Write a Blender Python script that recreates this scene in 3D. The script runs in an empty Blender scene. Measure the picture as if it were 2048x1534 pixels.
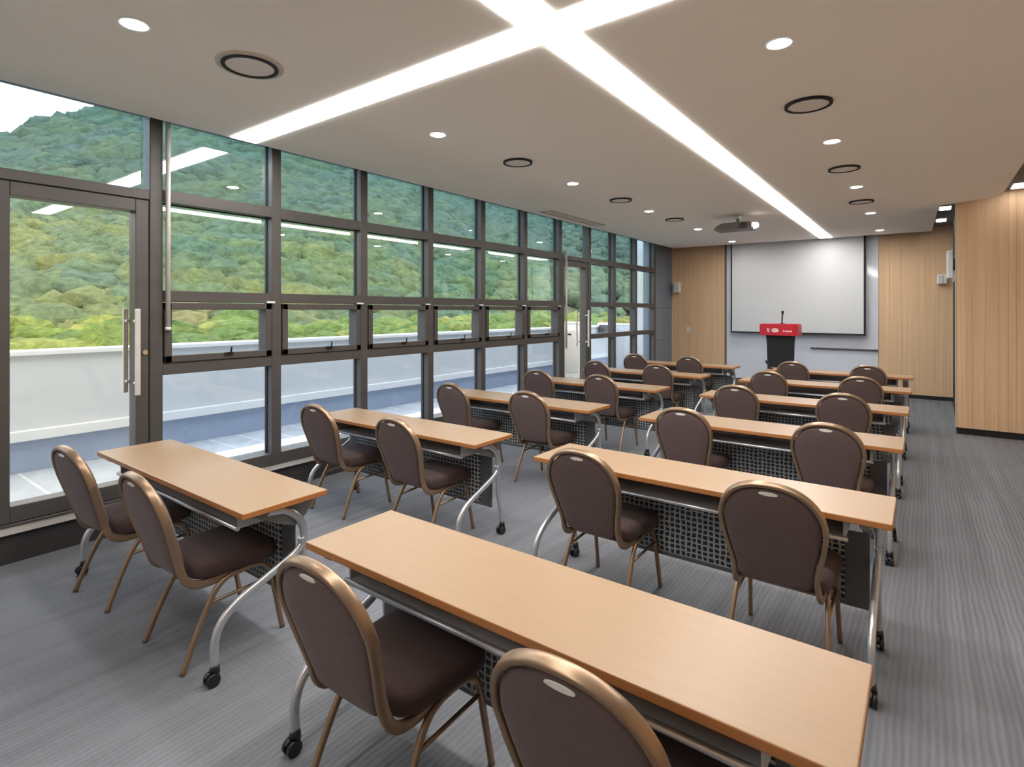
import bpy, bmesh, math, random
import numpy as np
from mathutils import Vector, Matrix

random.seed(11)
rng = np.random.default_rng(5)
sc = bpy.context.scene
COL = sc.collection
R = math.radians

# ------------------------------------------------------------------ materials
def new_mat(name):
    m = bpy.data.materials.new(name); m.use_nodes = True
    nt = m.node_tree; nt.nodes.clear()
    out = nt.nodes.new('ShaderNodeOutputMaterial')
    return m, nt, out

def N(nt, typ, **kw):
    n = nt.nodes.new(typ)
    for k, v in kw.items():
        if k in n.inputs: n.inputs[k].default_value = v
        else: setattr(n, k, v)
    return n

def ramp(nt, stops, interp='LINEAR'):
    n = nt.nodes.new('ShaderNodeValToRGB'); cr = n.color_ramp; cr.interpolation = interp
    while len(cr.elements) > 1: cr.elements.remove(cr.elements[0])
    cr.elements[0].position = stops[0][0]; cr.elements[0].color = (*stops[0][1], 1)
    for p, c in stops[1:]:
        e = cr.elements.new(p); e.color = (*c, 1)
    return n

def lin(r, g, b):
    f = lambda c: (c/255/12.92) if c/255 <= .04045 else ((c/255+.055)/1.055)**2.4
    return (f(r), f(g), f(b))

def mat(name, col, rough=.5, metal=0., var=.08, nscale=(8, 8, 8), bump=0., bscale=200., spec=.5, sheen=0., coat=0.):
    """principled surface whose colour wanders a little with stretched noise"""
    m, nt, out = new_mat(name)
    p = N(nt, 'ShaderNodeBsdfPrincipled', Roughness=rough, Metallic=metal)
    p.inputs['Specular IOR Level'].default_value = spec
    if sheen: p.inputs['Sheen Weight'].default_value = sheen
    if coat: p.inputs['Coat Weight'].default_value = coat; p.inputs['Coat Roughness'].default_value = .12
    tc = N(nt, 'ShaderNodeTexCoord'); mp = N(nt, 'ShaderNodeMapping')
    mp.inputs['Scale'].default_value = nscale
    nz = N(nt, 'ShaderNodeTexNoise', Scale=1., Detail=3.)
    lo = tuple(max(0, c*(1-var)) for c in col); hi = tuple(min(1, c*(1+var)) for c in col)
    rp = ramp(nt, [(.3, lo), (.7, hi)])
    L = nt.links.new
    L(tc.outputs['Object'], mp.inputs['Vector']); L(mp.outputs[0], nz.inputs['Vector'])
    L(nz.outputs['Fac'], rp.inputs[0]); L(rp.outputs[0], p.inputs['Base Color'])
    if bump:
        n2 = N(nt, 'ShaderNodeTexNoise', Scale=bscale, Detail=2.)
        L(tc.outputs['Object'], n2.inputs['Vector'])
        b = N(nt, 'ShaderNodeBump', Strength=bump, Distance=.002)
        L(n2.outputs['Fac'], b.inputs['Height']); L(b.outputs[0], p.inputs['Normal'])
    L(p.outputs[0], out.inputs[0])
    return m

def emit(name, col, strength):
    m, nt, out = new_mat(name)
    e = N(nt, 'ShaderNodeEmission', Strength=strength); e.inputs[0].default_value = (*col, 1)
    nt.links.new(e.outputs[0], out.inputs[0]); return m

def glass(name, tint, ior=1.5, boost=1.0):
    m, nt, out = new_mat(name)
    t = N(nt, 'ShaderNodeBsdfTransparent'); t.inputs[0].default_value = (*tint, 1)
    g = N(nt, 'ShaderNodeBsdfGlossy', Roughness=0.0)
    # reflectance of a thin pane, the same from either side
    f0 = ((ior-1)/(ior+1))**2*boost; L = nt.links.new
    ge = N(nt, 'ShaderNodeNewGeometry'); dt = N(nt, 'ShaderNodeVectorMath', operation='DOT_PRODUCT')
    ab = N(nt, 'ShaderNodeMath', operation='ABSOLUTE'); om = N(nt, 'ShaderNodeMath', operation='SUBTRACT'); om.inputs[0].default_value = 1; om.use_clamp = True
    pw = N(nt, 'ShaderNodeMath', operation='POWER'); pw.inputs[1].default_value = 5
    mu = N(nt, 'ShaderNodeMath', operation='MULTIPLY_ADD'); mu.inputs[1].default_value = 1-f0; mu.inputs[2].default_value = f0; mu.use_clamp = True
    L(ge.outputs['Normal'], dt.inputs[0]); L(ge.outputs['Incoming'], dt.inputs[1]); L(dt.outputs['Value'], ab.inputs[0])
    L(ab.outputs[0], om.inputs[1]); L(om.outputs[0], pw.inputs[0]); L(pw.outputs[0], mu.inputs[0])
    mx = N(nt, 'ShaderNodeMixShader'); L = nt.links.new
    L(mu.outputs[0], mx.inputs[0])
    L(t.outputs[0], mx.inputs[1]); L(g.outputs[0], mx.inputs[2]); L(mx.outputs[0], out.inputs[0])
    return m

M = {}
M['ceiling'] = mat('ceiling_paint', (.93, .885, .82), .9, var=.012, nscale=(.6, .6, .6), spec=.2)
M['soffit'] = mat('upper_ceiling_unlit_grey', (.22, .21, .21), .9, var=.03, spec=.2)  # dark grey of the unlit recess put into the base colour
M['paint'] = mat('wall_paint', (.72, .68, .62), .8, var=.02)
M['frame'] = mat('window_metal', lin(86, 82, 80), .42, .25, var=.06, nscale=(2, 2, 14), spec=.4)
M['frame_dark'] = mat('window_gasket', (.012, .012, .013), .6, var=.1)
M['kick'] = mat('kick_panel', lin(52, 50, 51), .6, var=.08)
M['sill'] = mat('sill_metal', lin(206, 202, 197), .4, .1, var=.05, nscale=(3, .6, 20))
M['spandrel'] = mat('spandrel_panel', lin(112, 127, 142), .3, 0., var=.06, nscale=(1, 1, 1), spec=.6)
M['silver'] = mat('silver_tube', lin(200, 202, 206), .3, .75, var=.04)
M['chrome'] = mat('bright_metal', (.8, .79, .76), .18, 1., var=.03)
M['grip'] = mat('pale_grip', (.88, .85, .79), .25, var=.02)
M['steel'] = mat('shelf_steel', lin(188, 192, 196), .45, .1, var=.06)
M['grey_plastic'] = mat('bracket_plastic', lin(128, 132, 132), .5, var=.06)
M['panel_grey'] = mat('panel_grey', lin(92, 93, 96), .5, .2, var=.06)
M['black'] = mat('black_plastic', (.012, .012, .013), .38, var=.2)
M['black_matte'] = mat('black_matte', (.010, .010, .011), .75, var=.2)
M['brass'] = mat('bronze_tube', lin(152, 126, 102), .33, .6, var=.10, nscale=(6, 6, 6), spec=.5)
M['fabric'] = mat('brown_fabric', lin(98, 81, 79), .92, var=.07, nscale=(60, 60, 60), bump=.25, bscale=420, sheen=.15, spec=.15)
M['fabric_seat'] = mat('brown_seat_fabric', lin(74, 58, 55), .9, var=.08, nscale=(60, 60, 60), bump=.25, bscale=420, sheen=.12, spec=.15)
M['white_plastic'] = mat('white_plastic', (.78, .79, .80), .4, var=.02)
M['white_wall'] = mat('terrace_white', (.60, .61, .62), .8, var=.03, nscale=(.7, .7, 1.5))
M['shaded_base'] = mat('terrace_shade_blue', lin(156, 167, 188), .8, var=.04, nscale=(.8, .8, 2))  # bluish shade on the lower parapet painted as its colour
M['coping'] = mat('coping_white', (.74, .74, .735), .5, var=.02)
M['screen'] = mat('screen_white', (.62, .63, .645), .85, var=.006, nscale=(1, 1, 1), spec=.1)
M['board'] = mat('board_glaze', lin(216, 221, 232), .06, var=.015, nscale=(1, 1, 1), spec=.5)
M['red'] = mat('red_sign', (.55, .012, .03), .35, var=.06)
M['white_print'] = mat('white_print', (.85, .8, .8), .6, var=.03)
M['pink_print'] = mat('pink_print', (.72, .35, .38), .6, var=.03)
M['beige'] = mat('beige_flange', lin(196, 188, 172), .6, var=.02)
M['grille'] = mat('grille_grey', lin(228, 222, 216), .7, var=.05, nscale=(300, 300, 300))
M['dark_metal'] = mat('projector_grey', lin(88, 80, 76), .4, .2, var=.08)
M['skirting'] = mat('brown_skirting', lin(112, 88, 72), .55, var=.1, nscale=(1, 8, 20))
M['table_edge'] = mat('table_edge_band', lin(170, 112, 62), .42, var=.1, nscale=(3, 3, 60))
M['strip'] = emit('strip_glow', (1.0, .975, .94), 10.5)
M['lamp'] = emit('downlight_glow', (1.0, .965, .92), 125.0)
M['recess_lamp'] = emit('recess_glow', (1.0, .97, .93), 7.0)
M['lens'] = emit('projector_lens_glow', (1.0, .95, .86), 2.0)
M['glass'] = glass('pane_clear_blue', (.86, .91, .95), 1.45, 1.4)
M['glass_top'] = glass('pane_teal', (.82, .94, 1.0), 1.5, 5.5)
M['glass_mid'] = glass('pane_green', (.86, .95, .95), 1.5, 3.2)
M['glass_door'] = glass('pane_neutral', (.93, .93, .90), 1.45, 1.0)

def tabletop_mat():
    m, nt, out = new_mat('beech_laminate'); L = nt.links.new
    p = N(nt, 'ShaderNodeBsdfPrincipled', Roughness=.36)
    p.inputs['Specular IOR Level'].default_value = .45
    tc = N(nt, 'ShaderNodeTexCoord'); mp = N(nt, 'ShaderNodeMapping'); mp.inputs['Scale'].default_value = (2.2, 38, 10)
    nz = N(nt, 'ShaderNodeTexNoise', Scale=1.4, Detail=5., Roughness=.6)
    c = lin(160, 131, 102)
    rp = ramp(nt, [(.25, tuple(x*.95 for x in c)), (.75, tuple(x*1.04 for x in c))])
    L(tc.outputs['Object'], mp.inputs[0]); L(mp.outputs[0], nz.inputs['Vector']); L(nz.outputs['Fac'], rp.inputs[0])
    L(rp.outputs[0], p.inputs['Base Color']); L(p.outputs[0], out.inputs[0]); return m
M['table'] = tabletop_mat()

def wood_wall_mat(name, c0, c1, axis_scale):
    m, nt, out = new_mat(name); L = nt.links.new
    p = N(nt, 'ShaderNodeBsdfPrincipled', Roughness=.55)
    p.inputs['Specular IOR Level'].default_value = .35
    tc = N(nt, 'ShaderNodeTexCoord'); mp = N(nt, 'ShaderNodeMapping'); mp.inputs['Scale'].default_value = axis_scale
    nz = N(nt, 'ShaderNodeTexNoise', Scale=1., Detail=6., Roughness=.65)
    rp = ramp(nt, [(.3, c0), (.7, c1)])
    L(tc.outputs['Object'], mp.inputs[0]); L(mp.outputs[0], nz.inputs['Vector']); L(nz.outputs['Fac'], rp.inputs[0])
    L(rp.outputs[0], p.inputs['Base Color']); L(p.outputs[0], out.inputs[0]); return m
M['wood'] = wood_wall_mat('oak_panel', lin(208, 172, 135), lin(232, 198, 160), (26, 26, .35))

def carpet_mat():
    m, nt, out = new_mat('ribbed_carpet'); L = nt.links.new
    p = N(nt, 'ShaderNodeBsdfPrincipled', Roughness=.95); p.inputs['Specular IOR Level'].default_value = .12
    tc = N(nt, 'ShaderNodeTexCoord')
    def stretched(sx, sy, det, sc_=1.):
        mp = N(nt, 'ShaderNodeMapping'); mp.inputs['Scale'].default_value = (sx, sy, 1)
        nz = N(nt, 'ShaderNodeTexNoise', Scale=sc_, Detail=det, Roughness=.6)
        L(tc.outputs['Object'], mp.inputs[0]); L(mp.outputs[0], nz.inputs['Vector']); return nz
    streak = stretched(15, .45, 4.)
    blot = stretched(.8, .8, 2.)
    fuzz = stretched(240, 240, 2.)
    wob = stretched(3, 1.3, 3.)
    # ribs running down the room, broken into beads
    sep = N(nt, 'ShaderNodeSeparateXYZ'); L(tc.outputs['Object'], sep.inputs[0])
    ad = N(nt, 'ShaderNodeMath', operation='MULTIPLY_ADD'); ad.inputs[1].default_value = .05
    L(wob.outputs['Fac'], ad.inputs[0]); L(sep.outputs['X'], ad.inputs[2])
    mu = N(nt, 'ShaderNodeMath', operation='MULTIPLY'); mu.inputs[1].default_value = 2*math.pi/.026; L(ad.outputs[0], mu.inputs[0])
    sn = N(nt, 'ShaderNodeMath', operation='SINE'); L(mu.outputs[0], sn.inputs[0])
    my = N(nt, 'ShaderNodeMath', operation='MULTIPLY'); my.inputs[1].default_value = 2*math.pi/.03; L(sep.outputs['Y'], my.inputs[0])
    sy = N(nt, 'ShaderNodeMath', operation='SINE'); L(my.outputs[0], sy.inputs[0])
    h1 = N(nt, 'ShaderNodeMath', operation='MULTIPLY_ADD'); h1.inputs[1].default_value = .18; L(sy.outputs[0], h1.inputs[0]); L(sn.outputs[0], h1.inputs[2])
    # colour
    c = lin(120, 122, 127)
    r1 = ramp(nt, [(.30, tuple(x*.85 for x in c)), (.52, c), (.78, tuple(x*1.13 for x in c))]); L(streak.outputs['Fac'], r1.inputs[0])
    r2 = ramp(nt, [(.3, (.9, .9, .9)), (.7, (1.06, 1.06, 1.07))]); L(blot.outputs['Fac'], r2.inputs[0])
    r3 = ramp(nt, [(.3, (.92, .92, .92)), (.7, (1.07, 1.07, 1.07))]); L(fuzz.outputs['Fac'], r3.inputs[0])
    mr = N(nt, 'ShaderNodeMapRange'); mr.inputs[1].default_value = -1.3; mr.inputs[2].default_value = 1.3; mr.inputs[3].default_value = .90; mr.inputs[4].default_value = 1.08
    L(h1.outputs[0], mr.inputs[0])
    a = N(nt, 'ShaderNodeMix', data_type='RGBA', blend_type='MULTIPLY'); a.inputs[0].default_value = 1
    b = N(nt, 'ShaderNodeMix', data_type='RGBA', blend_type='MULTIPLY'); b.inputs[0].default_value = 1
    d = N(nt, 'ShaderNodeMix', data_type='RGBA', blend_type='MULTIPLY'); d.inputs[0].default_value = 1
    L(r1.outputs[0], a.inputs[6]); L(r2.outputs[0], a.inputs[7]); L(a.outputs[2], b.inputs[6]); L(r3.outputs[0], b.inputs[7])
    L(b.outputs[2], d.inputs[6]); L(mr.outputs[0], d.inputs[7])
    L(d.outputs[2], p.inputs['Base Color'])
    bp = N(nt, 'ShaderNodeBump', Strength=.35, Distance=.004); L(h1.outputs[0], bp.inputs['Height']); L(bp.outputs[0], p.inputs['Normal'])
    L(p.outputs[0], out.inputs[0]); return m
M['carpet'] = carpet_mat()

def mesh_panel_mat():
    """pressed lattice: pale strips round dark square holes, slightly uneven"""
    m, nt, out = new_mat('perforated_lattice'); L = nt.links.new
    p = N(nt, 'ShaderNodeBsdfPrincipled', Roughness=.45); p.inputs['Specular IOR Level'].default_value = .4
    tc = N(nt, 'ShaderNodeTexCoord'); sep = N(nt, 'ShaderNodeSeparateXYZ')
    nz = N(nt, 'ShaderNodeTexNoise', Scale=22., Detail=2.)
    mixv = N(nt, 'ShaderNodeVectorMath', operation='MULTIPLY_ADD'); mixv.inputs[1].default_value = (.020, .020, .020)
    L(tc.outputs['Object'], nz.inputs['Vector']); L(nz.outputs['Color'], mixv.inputs[0]); L(tc.outputs['Object'], mixv.inputs[2])
    L(mixv.outputs[0], sep.inputs[0])
    def cell(sock, period):
        a = N(nt, 'ShaderNodeMath', operation='MULTIPLY'); a.inputs[1].default_value = 1/period; L(sock, a.inputs[0])
        f = N(nt, 'ShaderNodeMath', operation='FRACT'); L(a.outputs[0], f.inputs[0])
        s = N(nt, 'ShaderNodeMath', operation='GREATER_THAN'); s.inputs[1].default_value = .33; L(f.outputs[0], s.inputs[0]); return s
    cx, cz = cell(sep.outputs['X'], .031), cell(sep.outputs['Z'], .029)
    h = N(nt, 'ShaderNodeMath', operation='MULTIPLY'); L(cx.outputs[0], h.inputs[0]); L(cz.outputs[0], h.inputs[1])
    rp = ramp(nt, [(0, lin(164, 167, 168)), (1, lin(34, 36, 40))]); L(h.outputs[0], rp.inputs[0]); L(rp.outputs[0], p.inputs['Base Color'])
    L(p.outputs[0], out.inputs[0]); return m
M['lattice'] = mesh_panel_mat()

def deck_mat():
    m, nt, out = new_mat('terrace_paving'); L = nt.links.new
    p = N(nt, 'ShaderNodeBsdfPrincipled', Roughness=.55)
    tc = N(nt, 'ShaderNodeTexCoord'); sep = N(nt, 'ShaderNodeSeparateXYZ'); L(tc.outputs['Object'], sep.inputs[0])
    a = N(nt, 'ShaderNodeMath', operation='MULTIPLY'); a.inputs[1].default_value = 1/.36; L(sep.outputs['Y'], a.inputs[0])
    f = N(nt, 'ShaderNodeMath', operation='FRACT'); L(a.outputs[0], f.inputs[0])
    s = N(nt, 'ShaderNodeMath', operation='LESS_THAN'); s.inputs[1].default_value = .07; L(f.outputs[0], s.inputs[0])
    nz = N(nt, 'ShaderNodeTexNoise', Scale=3., Detail=4.); L(tc.outputs['Object'], nz.inputs['Vector'])
    rp = ramp(nt, [(.3, lin(164, 167, 172)), (.7, lin(184, 187, 192))]); L(nz.outputs['Fac'], rp.inputs[0])
    mx = N(nt, 'ShaderNodeMix', data_type='RGBA'); L(s.outputs[0], mx.inputs[0]); L(rp.outputs[0], mx.inputs[6]); mx.inputs[7].default_value = (*lin(205, 205, 205), 1)
    L(mx.outputs[2], p.inputs['Base Color']); L(p.outputs[0], out.inputs[0]); return m
M['deck'] = deck_mat()

def leaf_mat(name, stops, s1, s2):
    """foliage: species colour, with haze painted in for woodland, per crown (attribute 'kind') over fine leaf mottling"""
    m, nt, out = new_mat(name); L = nt.links.new
    p = N(nt, 'ShaderNodeBsdfPrincipled', Roughness=.8); p.inputs['Specular IOR Level'].default_value = .15
    tc = N(nt, 'ShaderNodeTexCoord'); at = N(nt, 'ShaderNodeAttribute'); at.attribute_name = 'kind'
    nz = N(nt, 'ShaderNodeTexNoise', Scale=s1, Detail=5., Roughness=.7); L(tc.outputs['Object'], nz.inputs['Vector'])
    rp = ramp(nt, stops); L(at.outputs['Fac'], rp.inputs[0])
    r2 = ramp(nt, [(.28, (.5, .54, .5)), (.5, (1, 1, 1)), (.72, (1.6, 1.55, 1.3))]); L(nz.outputs['Fac'], r2.inputs[0])
    mx = N(nt, 'ShaderNodeMix', data_type='RGBA', blend_type='MULTIPLY'); mx.inputs[0].default_value = 1
    L(rp.outputs[0], mx.inputs[6]); L(r2.outputs[0], mx.inputs[7]); L(mx.outputs[2], p.inputs['Base Color'])
    n2 = N(nt, 'ShaderNodeTexNoise', Scale=s2, Detail=4.); L(tc.outputs['Object'], n2.inputs['Vector'])
    b = N(nt, 'ShaderNodeBump', Strength=.6, Distance=.25); L(n2.outputs['Fac'], b.inputs['Height']); L(b.outputs[0], p.inputs['Normal'])
    L(p.outputs[0], out.inputs[0]); return m
M['leaf'] = leaf_mat('woodland_leaf_hazed', [(0, lin(70, 92, 88)), (.3, lin(80, 99, 80)), (.55, lin(92, 104, 72)), (.75, lin(110, 112, 70)), (.88, lin(128, 112, 70)), (1, lin(142, 104, 66))], 3.4, 7.)  # bluish low stops paint distance haze into the leaf colour
M['shrub'] = leaf_mat('shrub_leaf', [(0, lin(84, 106, 58)), (.5, lin(106, 124, 62)), (.85, lin(130, 134, 70)), (1, lin(150, 116, 66))], 7., 12.)
M['soil'] = mat('hill_soil', lin(78, 92, 66), .95, var=.2, nscale=(.3, .3, .3))

# ------------------------------------------------------------------ mesh helpers
class B:
    """collects shapes, then links them as ONE mesh object"""
    def __init__(s): s.bm = bmesh.new(); s.mi = 0
    def _tag(s, faces, smooth):
        for f in faces: f.material_index = s.mi; f.smooth = smooth
    def box(s, x0, x1, y0, y1, z0, z1, bev=0., seg=2, smooth=False):
        vs = [s.bm.verts.new(c) for c in ((x0,y0,z0),(x1,y0,z0),(x1,y1,z0),(x0,y1,z0),(x0,y0,z1),(x1,y0,z1),(x1,y1,z1),(x0,y1,z1))]
        fs = [s.bm.faces.new([vs[i] for i in q]) for q in ((3,2,1,0),(4,5,6,7),(0,1,5,4),(1,2,6,5),(2,3,7,6),(3,0,4,7))]
        s._tag(fs, smooth)
        if bev:
            es = list({e for f in fs for e in f.edges})
            r = bmesh.ops.bevel(s.bm, geom=es, offset=bev, segments=seg, affect='EDGES', profile=.5)
            s._tag(r['faces'], False)
        return s
    def poly(s, pts, z0, z1):
        """vertical prism from plan points (counter-clockwise)"""
        a = [s.bm.verts.new((x, y, z0)) for x, y in pts]; b = [s.bm.verts.new((x, y, z1)) for x, y in pts]
        n = len(pts); fs = [s.bm.faces.new(a[::-1]), s.bm.faces.new(b)]
        for i in range(n): fs.append(s.bm.faces.new((a[i], a[(i+1) % n], b[(i+1) % n], b[i])))
        s._tag(fs, False); return s
    def extr(s, pts, axis, a0, a1, smooth=False):
        """prism: outline in the plane across `axis` ('x': (y,z), 'y': (x,z))"""
        f = (lambda p, a: (a, p[0], p[1])) if axis == 'x' else (lambda p, a: (p[0], a, p[1]))
        A = [s.bm.verts.new(f(p, a0)) for p in pts]; C = [s.bm.verts.new(f(p, a1)) for p in pts]
        n = len(pts); caps = [s.bm.faces.new(A), s.bm.faces.new(C[::-1])]; s._tag(caps, False)
        sd = [s.bm.faces.new((A[(i+1) % n], A[i], C[i], C[(i+1) % n])) for i in range(n)]; s._tag(sd, smooth)
        bmesh.ops.recalc_face_normals(s.bm, faces=caps+sd); return s
    def sweep(s, path, prof, ref, cap=True, smooth=True, closed=False):
        """sweep a profile [(a,b)] along the path with rotation-minimising frames; `a` starts along ref"""
        P = [Vector(p) for p in path]; n = len(P)
        T = []
        for i in range(n):
            if closed: t = P[(i+1) % n]-P[i-1]
            else: t = P[min(i+1, n-1)]-P[max(i-1, 0)]
            T.append(t.normalized())
        r = Vector(ref); r = (r-T[0]*r.dot(T[0])).normalized(); rings = []
        for i in range(n):
            if i:
                v1 = P[i]-P[i-1]; c1 = v1.dot(v1)
                rl = r-v1*(2/c1*v1.dot(r)); tl = T[i-1]-v1*(2/c1*v1.dot(T[i-1]))
                v2 = T[i]-tl; c2 = v2.dot(v2)
                r = rl-v2*(2/c2*v2.dot(rl)) if c2 > 1e-12 else rl
                r = (r-T[i]*r.dot(T[i])).normalized()
            b = T[i].cross(r)
            rings.append([s.bm.verts.new(P[i]+r*p+b*q) for p, q in prof])
        m = len(prof); fs = []
        for i in range(n if closed else n-1):
            A, C = rings[i], rings[(i+1) % n]
            for k in range(m): fs.append(s.bm.faces.new((A[k], A[(k+1) % m], C[(k+1) % m], C[k])))
        s._tag(fs, smooth); ends = []
        if cap and not closed:
            ends = [s.bm.faces.new(rings[0][::-1]), s.bm.faces.new(rings[-1])]; s._tag(ends, False)
        bmesh.ops.recalc_face_normals(s.bm, faces=fs+ends)
        return s
    def tube(s, path, r, n=12, ref=(1, .01, .003), cap=True, closed=False):
        return s.sweep(path, [(r*math.cos(2*math.pi*k/n), r*math.sin(2*math.pi*k/n)) for k in range(n)], ref, cap, True, closed)
    def cyl(s, p, q, r, n=20, r2=None):
        p, q = Vector(p), Vector(q); d = (q-p).normalized(); a = d.orthogonal().normalized(); b = d.cross(a)
        r2 = r if r2 is None else r2
        A = [s.bm.verts.new(p+(a*math.cos(2*math.pi*k/n)+b*math.sin(2*math.pi*k/n))*r) for k in range(n)]
        C = [s.bm.verts.new(q+(a*math.cos(2*math.pi*k/n)+b*math.sin(2*math.pi*k/n))*r2) for k in range(n)]
        sd = [s.bm.faces.new((A[k], A[(k+1) % n], C[(k+1) % n], C[k])) for k in range(n)]; s._tag(sd, True)
        cp = [s.bm.faces.new(A[::-1]), s.bm.faces.new(C)]; s._tag(cp, False)
        bmesh.ops.recalc_face_normals(s.bm, faces=sd+cp); return s
    def ring(s, c, r0, r1, z0, z1, n=40):
        """flat annulus with thickness about a vertical axis"""
        x, y = c; L_ = []
        for rr, z in ((r0, z0), (r1, z0), (r1, z1), (r0, z1)):
            L_.append([s.bm.verts.new((x+rr*math.cos(2*math.pi*k/n), y+rr*math.sin(2*math.pi*k/n), z)) for k in range(n)])
        fs = []
        for j in range(4):
            A, C = L_[j], L_[(j+1) % 4]
            for k in range(n): fs.append(s.bm.faces.new((A[k], A[(k+1) % n], C[(k+1) % n], C[k])))
        s._tag(fs, False); bmesh.ops.recalc_face_normals(s.bm, faces=fs); return s
    def grid(s, rows, smooth=True, closed=False):
        """skin a list of rows of points"""
        V = [[s.bm.verts.new(p) for p in r] for r in rows]; fs = []
        for i in range(len(V)-1):
            m = len(V[i])
            for k in range(m if closed else m-1):
                fs.append(s.bm.faces.new((V[i][k], V[i][(k+1) % m], V[i+1][(k+1) % m], V[i+1][k])))
        s._tag(fs, smooth); return V, fs
    def cap(s, ring, smooth=False):
        f = s.bm.faces.new(ring); s._tag([f], smooth); return f
    def build(s, name, mats, parent=None, loc=None):
        me = bpy.data.meshes.new(name); s.bm.normal_update(); s.bm.to_mesh(me); s.bm.free()
        for m in (mats if isinstance(mats, (list, tuple)) else [mats]): me.materials.append(m)
        o = bpy.data.objects.new(name, me); COL.objects.link(o)
        if parent: o.parent = parent
        if loc: o.location = loc
        return o

def tag(o, label=None, cat=None, group=None, kind=None):
    if label: o['label'] = label
    if cat: o['category'] = cat
    if group: o['group'] = group
    if kind: o['kind'] = kind
    return o
def empty(name, loc=(0, 0, 0), rz=0.):
    o = bpy.data.objects.new(name, None); o.empty_display_size = .1; COL.objects.link(o)
    o.location = loc; o.rotation_euler = (0, 0, rz); return o
def struct(o): o['kind'] = 'structure'; return o
def copy_tree(o, parent=None):
    c = o.copy(); COL.objects.link(c)
    if parent: c.parent = parent
    for ch in list(o.children): copy_tree(ch, c)
    return c
def smooth_path(pts, k=6):
    """Catmull-Rom through the points"""
    P = [Vector(p) for p in pts]; out = []
    for i in range(len(P)-1):
        p0, p1, p2, p3 = P[max(i-1, 0)], P[i], P[i+1], P[min(i+2, len(P)-1)]
        for j in range(k):
            t = j/k; out.append(.5*((2*p1)+(p2-p0)*t+(2*p0-5*p1+4*p2-p3)*t*t+(3*p1-p0-3*p2+p3)*t**3))
    out.append(P[-1]); return out

# ------------------------------------------------------------------ camera
CAM_H, YAW, FPX = 1.605, R(36.7), 1103.
cam = bpy.data.cameras.new('camera'); cam.sensor_width = 36; cam.sensor_fit = 'HORIZONTAL'
cam.lens = 36*FPX/2048; cam.shift_y = -(767-621.8)/2048; cam.clip_start = .05; cam.clip_end = 600
co = bpy.data.objects.new('camera', cam); COL.objects.link(co)
co.location = (0, 0, CAM_H); co.rotation_euler = (R(90), 0, YAW); sc.camera = co

# ------------------------------------------------------------------ room shell
XW = -4.6                      # room face of the window framing
XG = -4.69                    # glass
YF = 12.5                      # front wall face
ZC, ZU = 3.0, 3.12             # dropped ceiling, upper ceiling
XR, YB = 1.75, -2.7            # right and back limits

struct(B().box(-4.75, XR, YB, YF+.2, -.12, 0).build('floor', M['carpet']))
# dropped ceiling slab, stepping round the wood-panelled block
b = B().poly([(-4.465, YB+.02), (.76, YB+.02), (.76, 8.93), (.17, 9.24), (.12, 12.12), (-4.465, 12.0)], ZC, ZC+.1)
struct(b.build('ceiling', M['ceiling']))
struct(B().box(-4.9, XR+.1, YB-.1, YF+.2, ZU, ZU+.12).build('ceiling', M['soffit']))
struct(B().box(-4.75, XR+.1, YB-.12, YB, 0, ZU).build('wall_back', M['paint']))
struct(B().box(XR, XR+.1, YB, YF+.1, 0, ZU).build('wall_aisle', M['wood']))

def planks_x(b, x0, x1, y, z0, z1, depth, wmin=.07, wmax=.2, gap=.002, face=-1):
    x = x0
    while x < x1-1e-4:
        w = random.uniform(wmin, wmax)
        if x1-(x+w) < wmin: w = x1-x
        b.box(x+gap/2, x+w-gap/2, y, y+depth, z0, z1); x += w
# front wall
b = B()
planks_x(b, -4.72, -3.49, YF, .07, ZU, .04, .3, .62)
planks_x(b, -.68, XR, YF, .07, ZU, .04, .10, .26)
b.box(-4.75, XR, YF+.04, YF+.2, 0, ZU)
struct(b.build('wall_front', M['wood']))
b = B(); b.box(-4.62, -3.49, YF-.004, YF+.04, 0, .07); b.box(-.68, XR, YF-.004, YF+.04, 0, .07)
struct(b.build('baseboard_front', M['black_matte']))
struct(B().box(-3.49, -3.445, YF-.012, YF+.04, .07, ZU).build('trim_1', M['skirting']))
struct(B().box(-3.445, -.68, YF-.03, YF+.04, 0, .16).build('baseboard_board', M['skirting']))
# wood panelled block on the right
b = B(); planks_x(b, .352, XR, 9.25, .085, ZU, .03, .075, .16, .0016); b.mi = 1
b.poly([(.352, 9.279), (XR, 9.279), (XR, YF), (.425, YF)], .0, ZU); b.mi = 0
struct(b.build('wall_right', [M['wood'], M['black_matte']]))
struct(B().box(.352, XR, 9.262, 9.28, 0, .085).build('baseboard_right', M['black_matte']))
struct(B().box(.338, .352, 9.248, 9.30, .085, ZU).build('trim_2', M['beige']))

# whiteboard wall behind the screen
wb = empty('whiteboard', (-2.06, YF, .16))
tag(wb, 'glossy pale grey writing board covering the middle of the front wall', 'whiteboard')
B().box(-1.385, 1.38, -.02, .03, 0, ZU-.162).build('board', M['board'], wb)
B().box(.25, 1.375, -.07, -.02, .69, .715, .004).build('pen_tray', M['dark_metal'], wb)['label'] = 'thin dark pen tray'
# projection screen hanging in front of it
ps = empty('projection_screen', (-2.09, 12.33, 1.14))
tag(ps, 'large white projection screen hanging above the lectern', 'screen')
B().box(-1.20, 1.19, -.004, .004, .03, 1.95).build('screen_cloth', M['screen'], ps)
b = B(); b.box(-1.27, 1.27, -.045, .045, 1.90, 1.98, .012); b.build('roller_case', M['white_plastic'], ps)
b = B(); b.box(-1.225, -1.20, -.006, .006, 0, 1.95); b.box(1.19, 1.225, -.006, .006, 0, 1.95); b.box(-1.225, 1.225, -.012, .012, 0, .03, .004)
b.build('black_border', M['black_matte'], ps)

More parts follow.
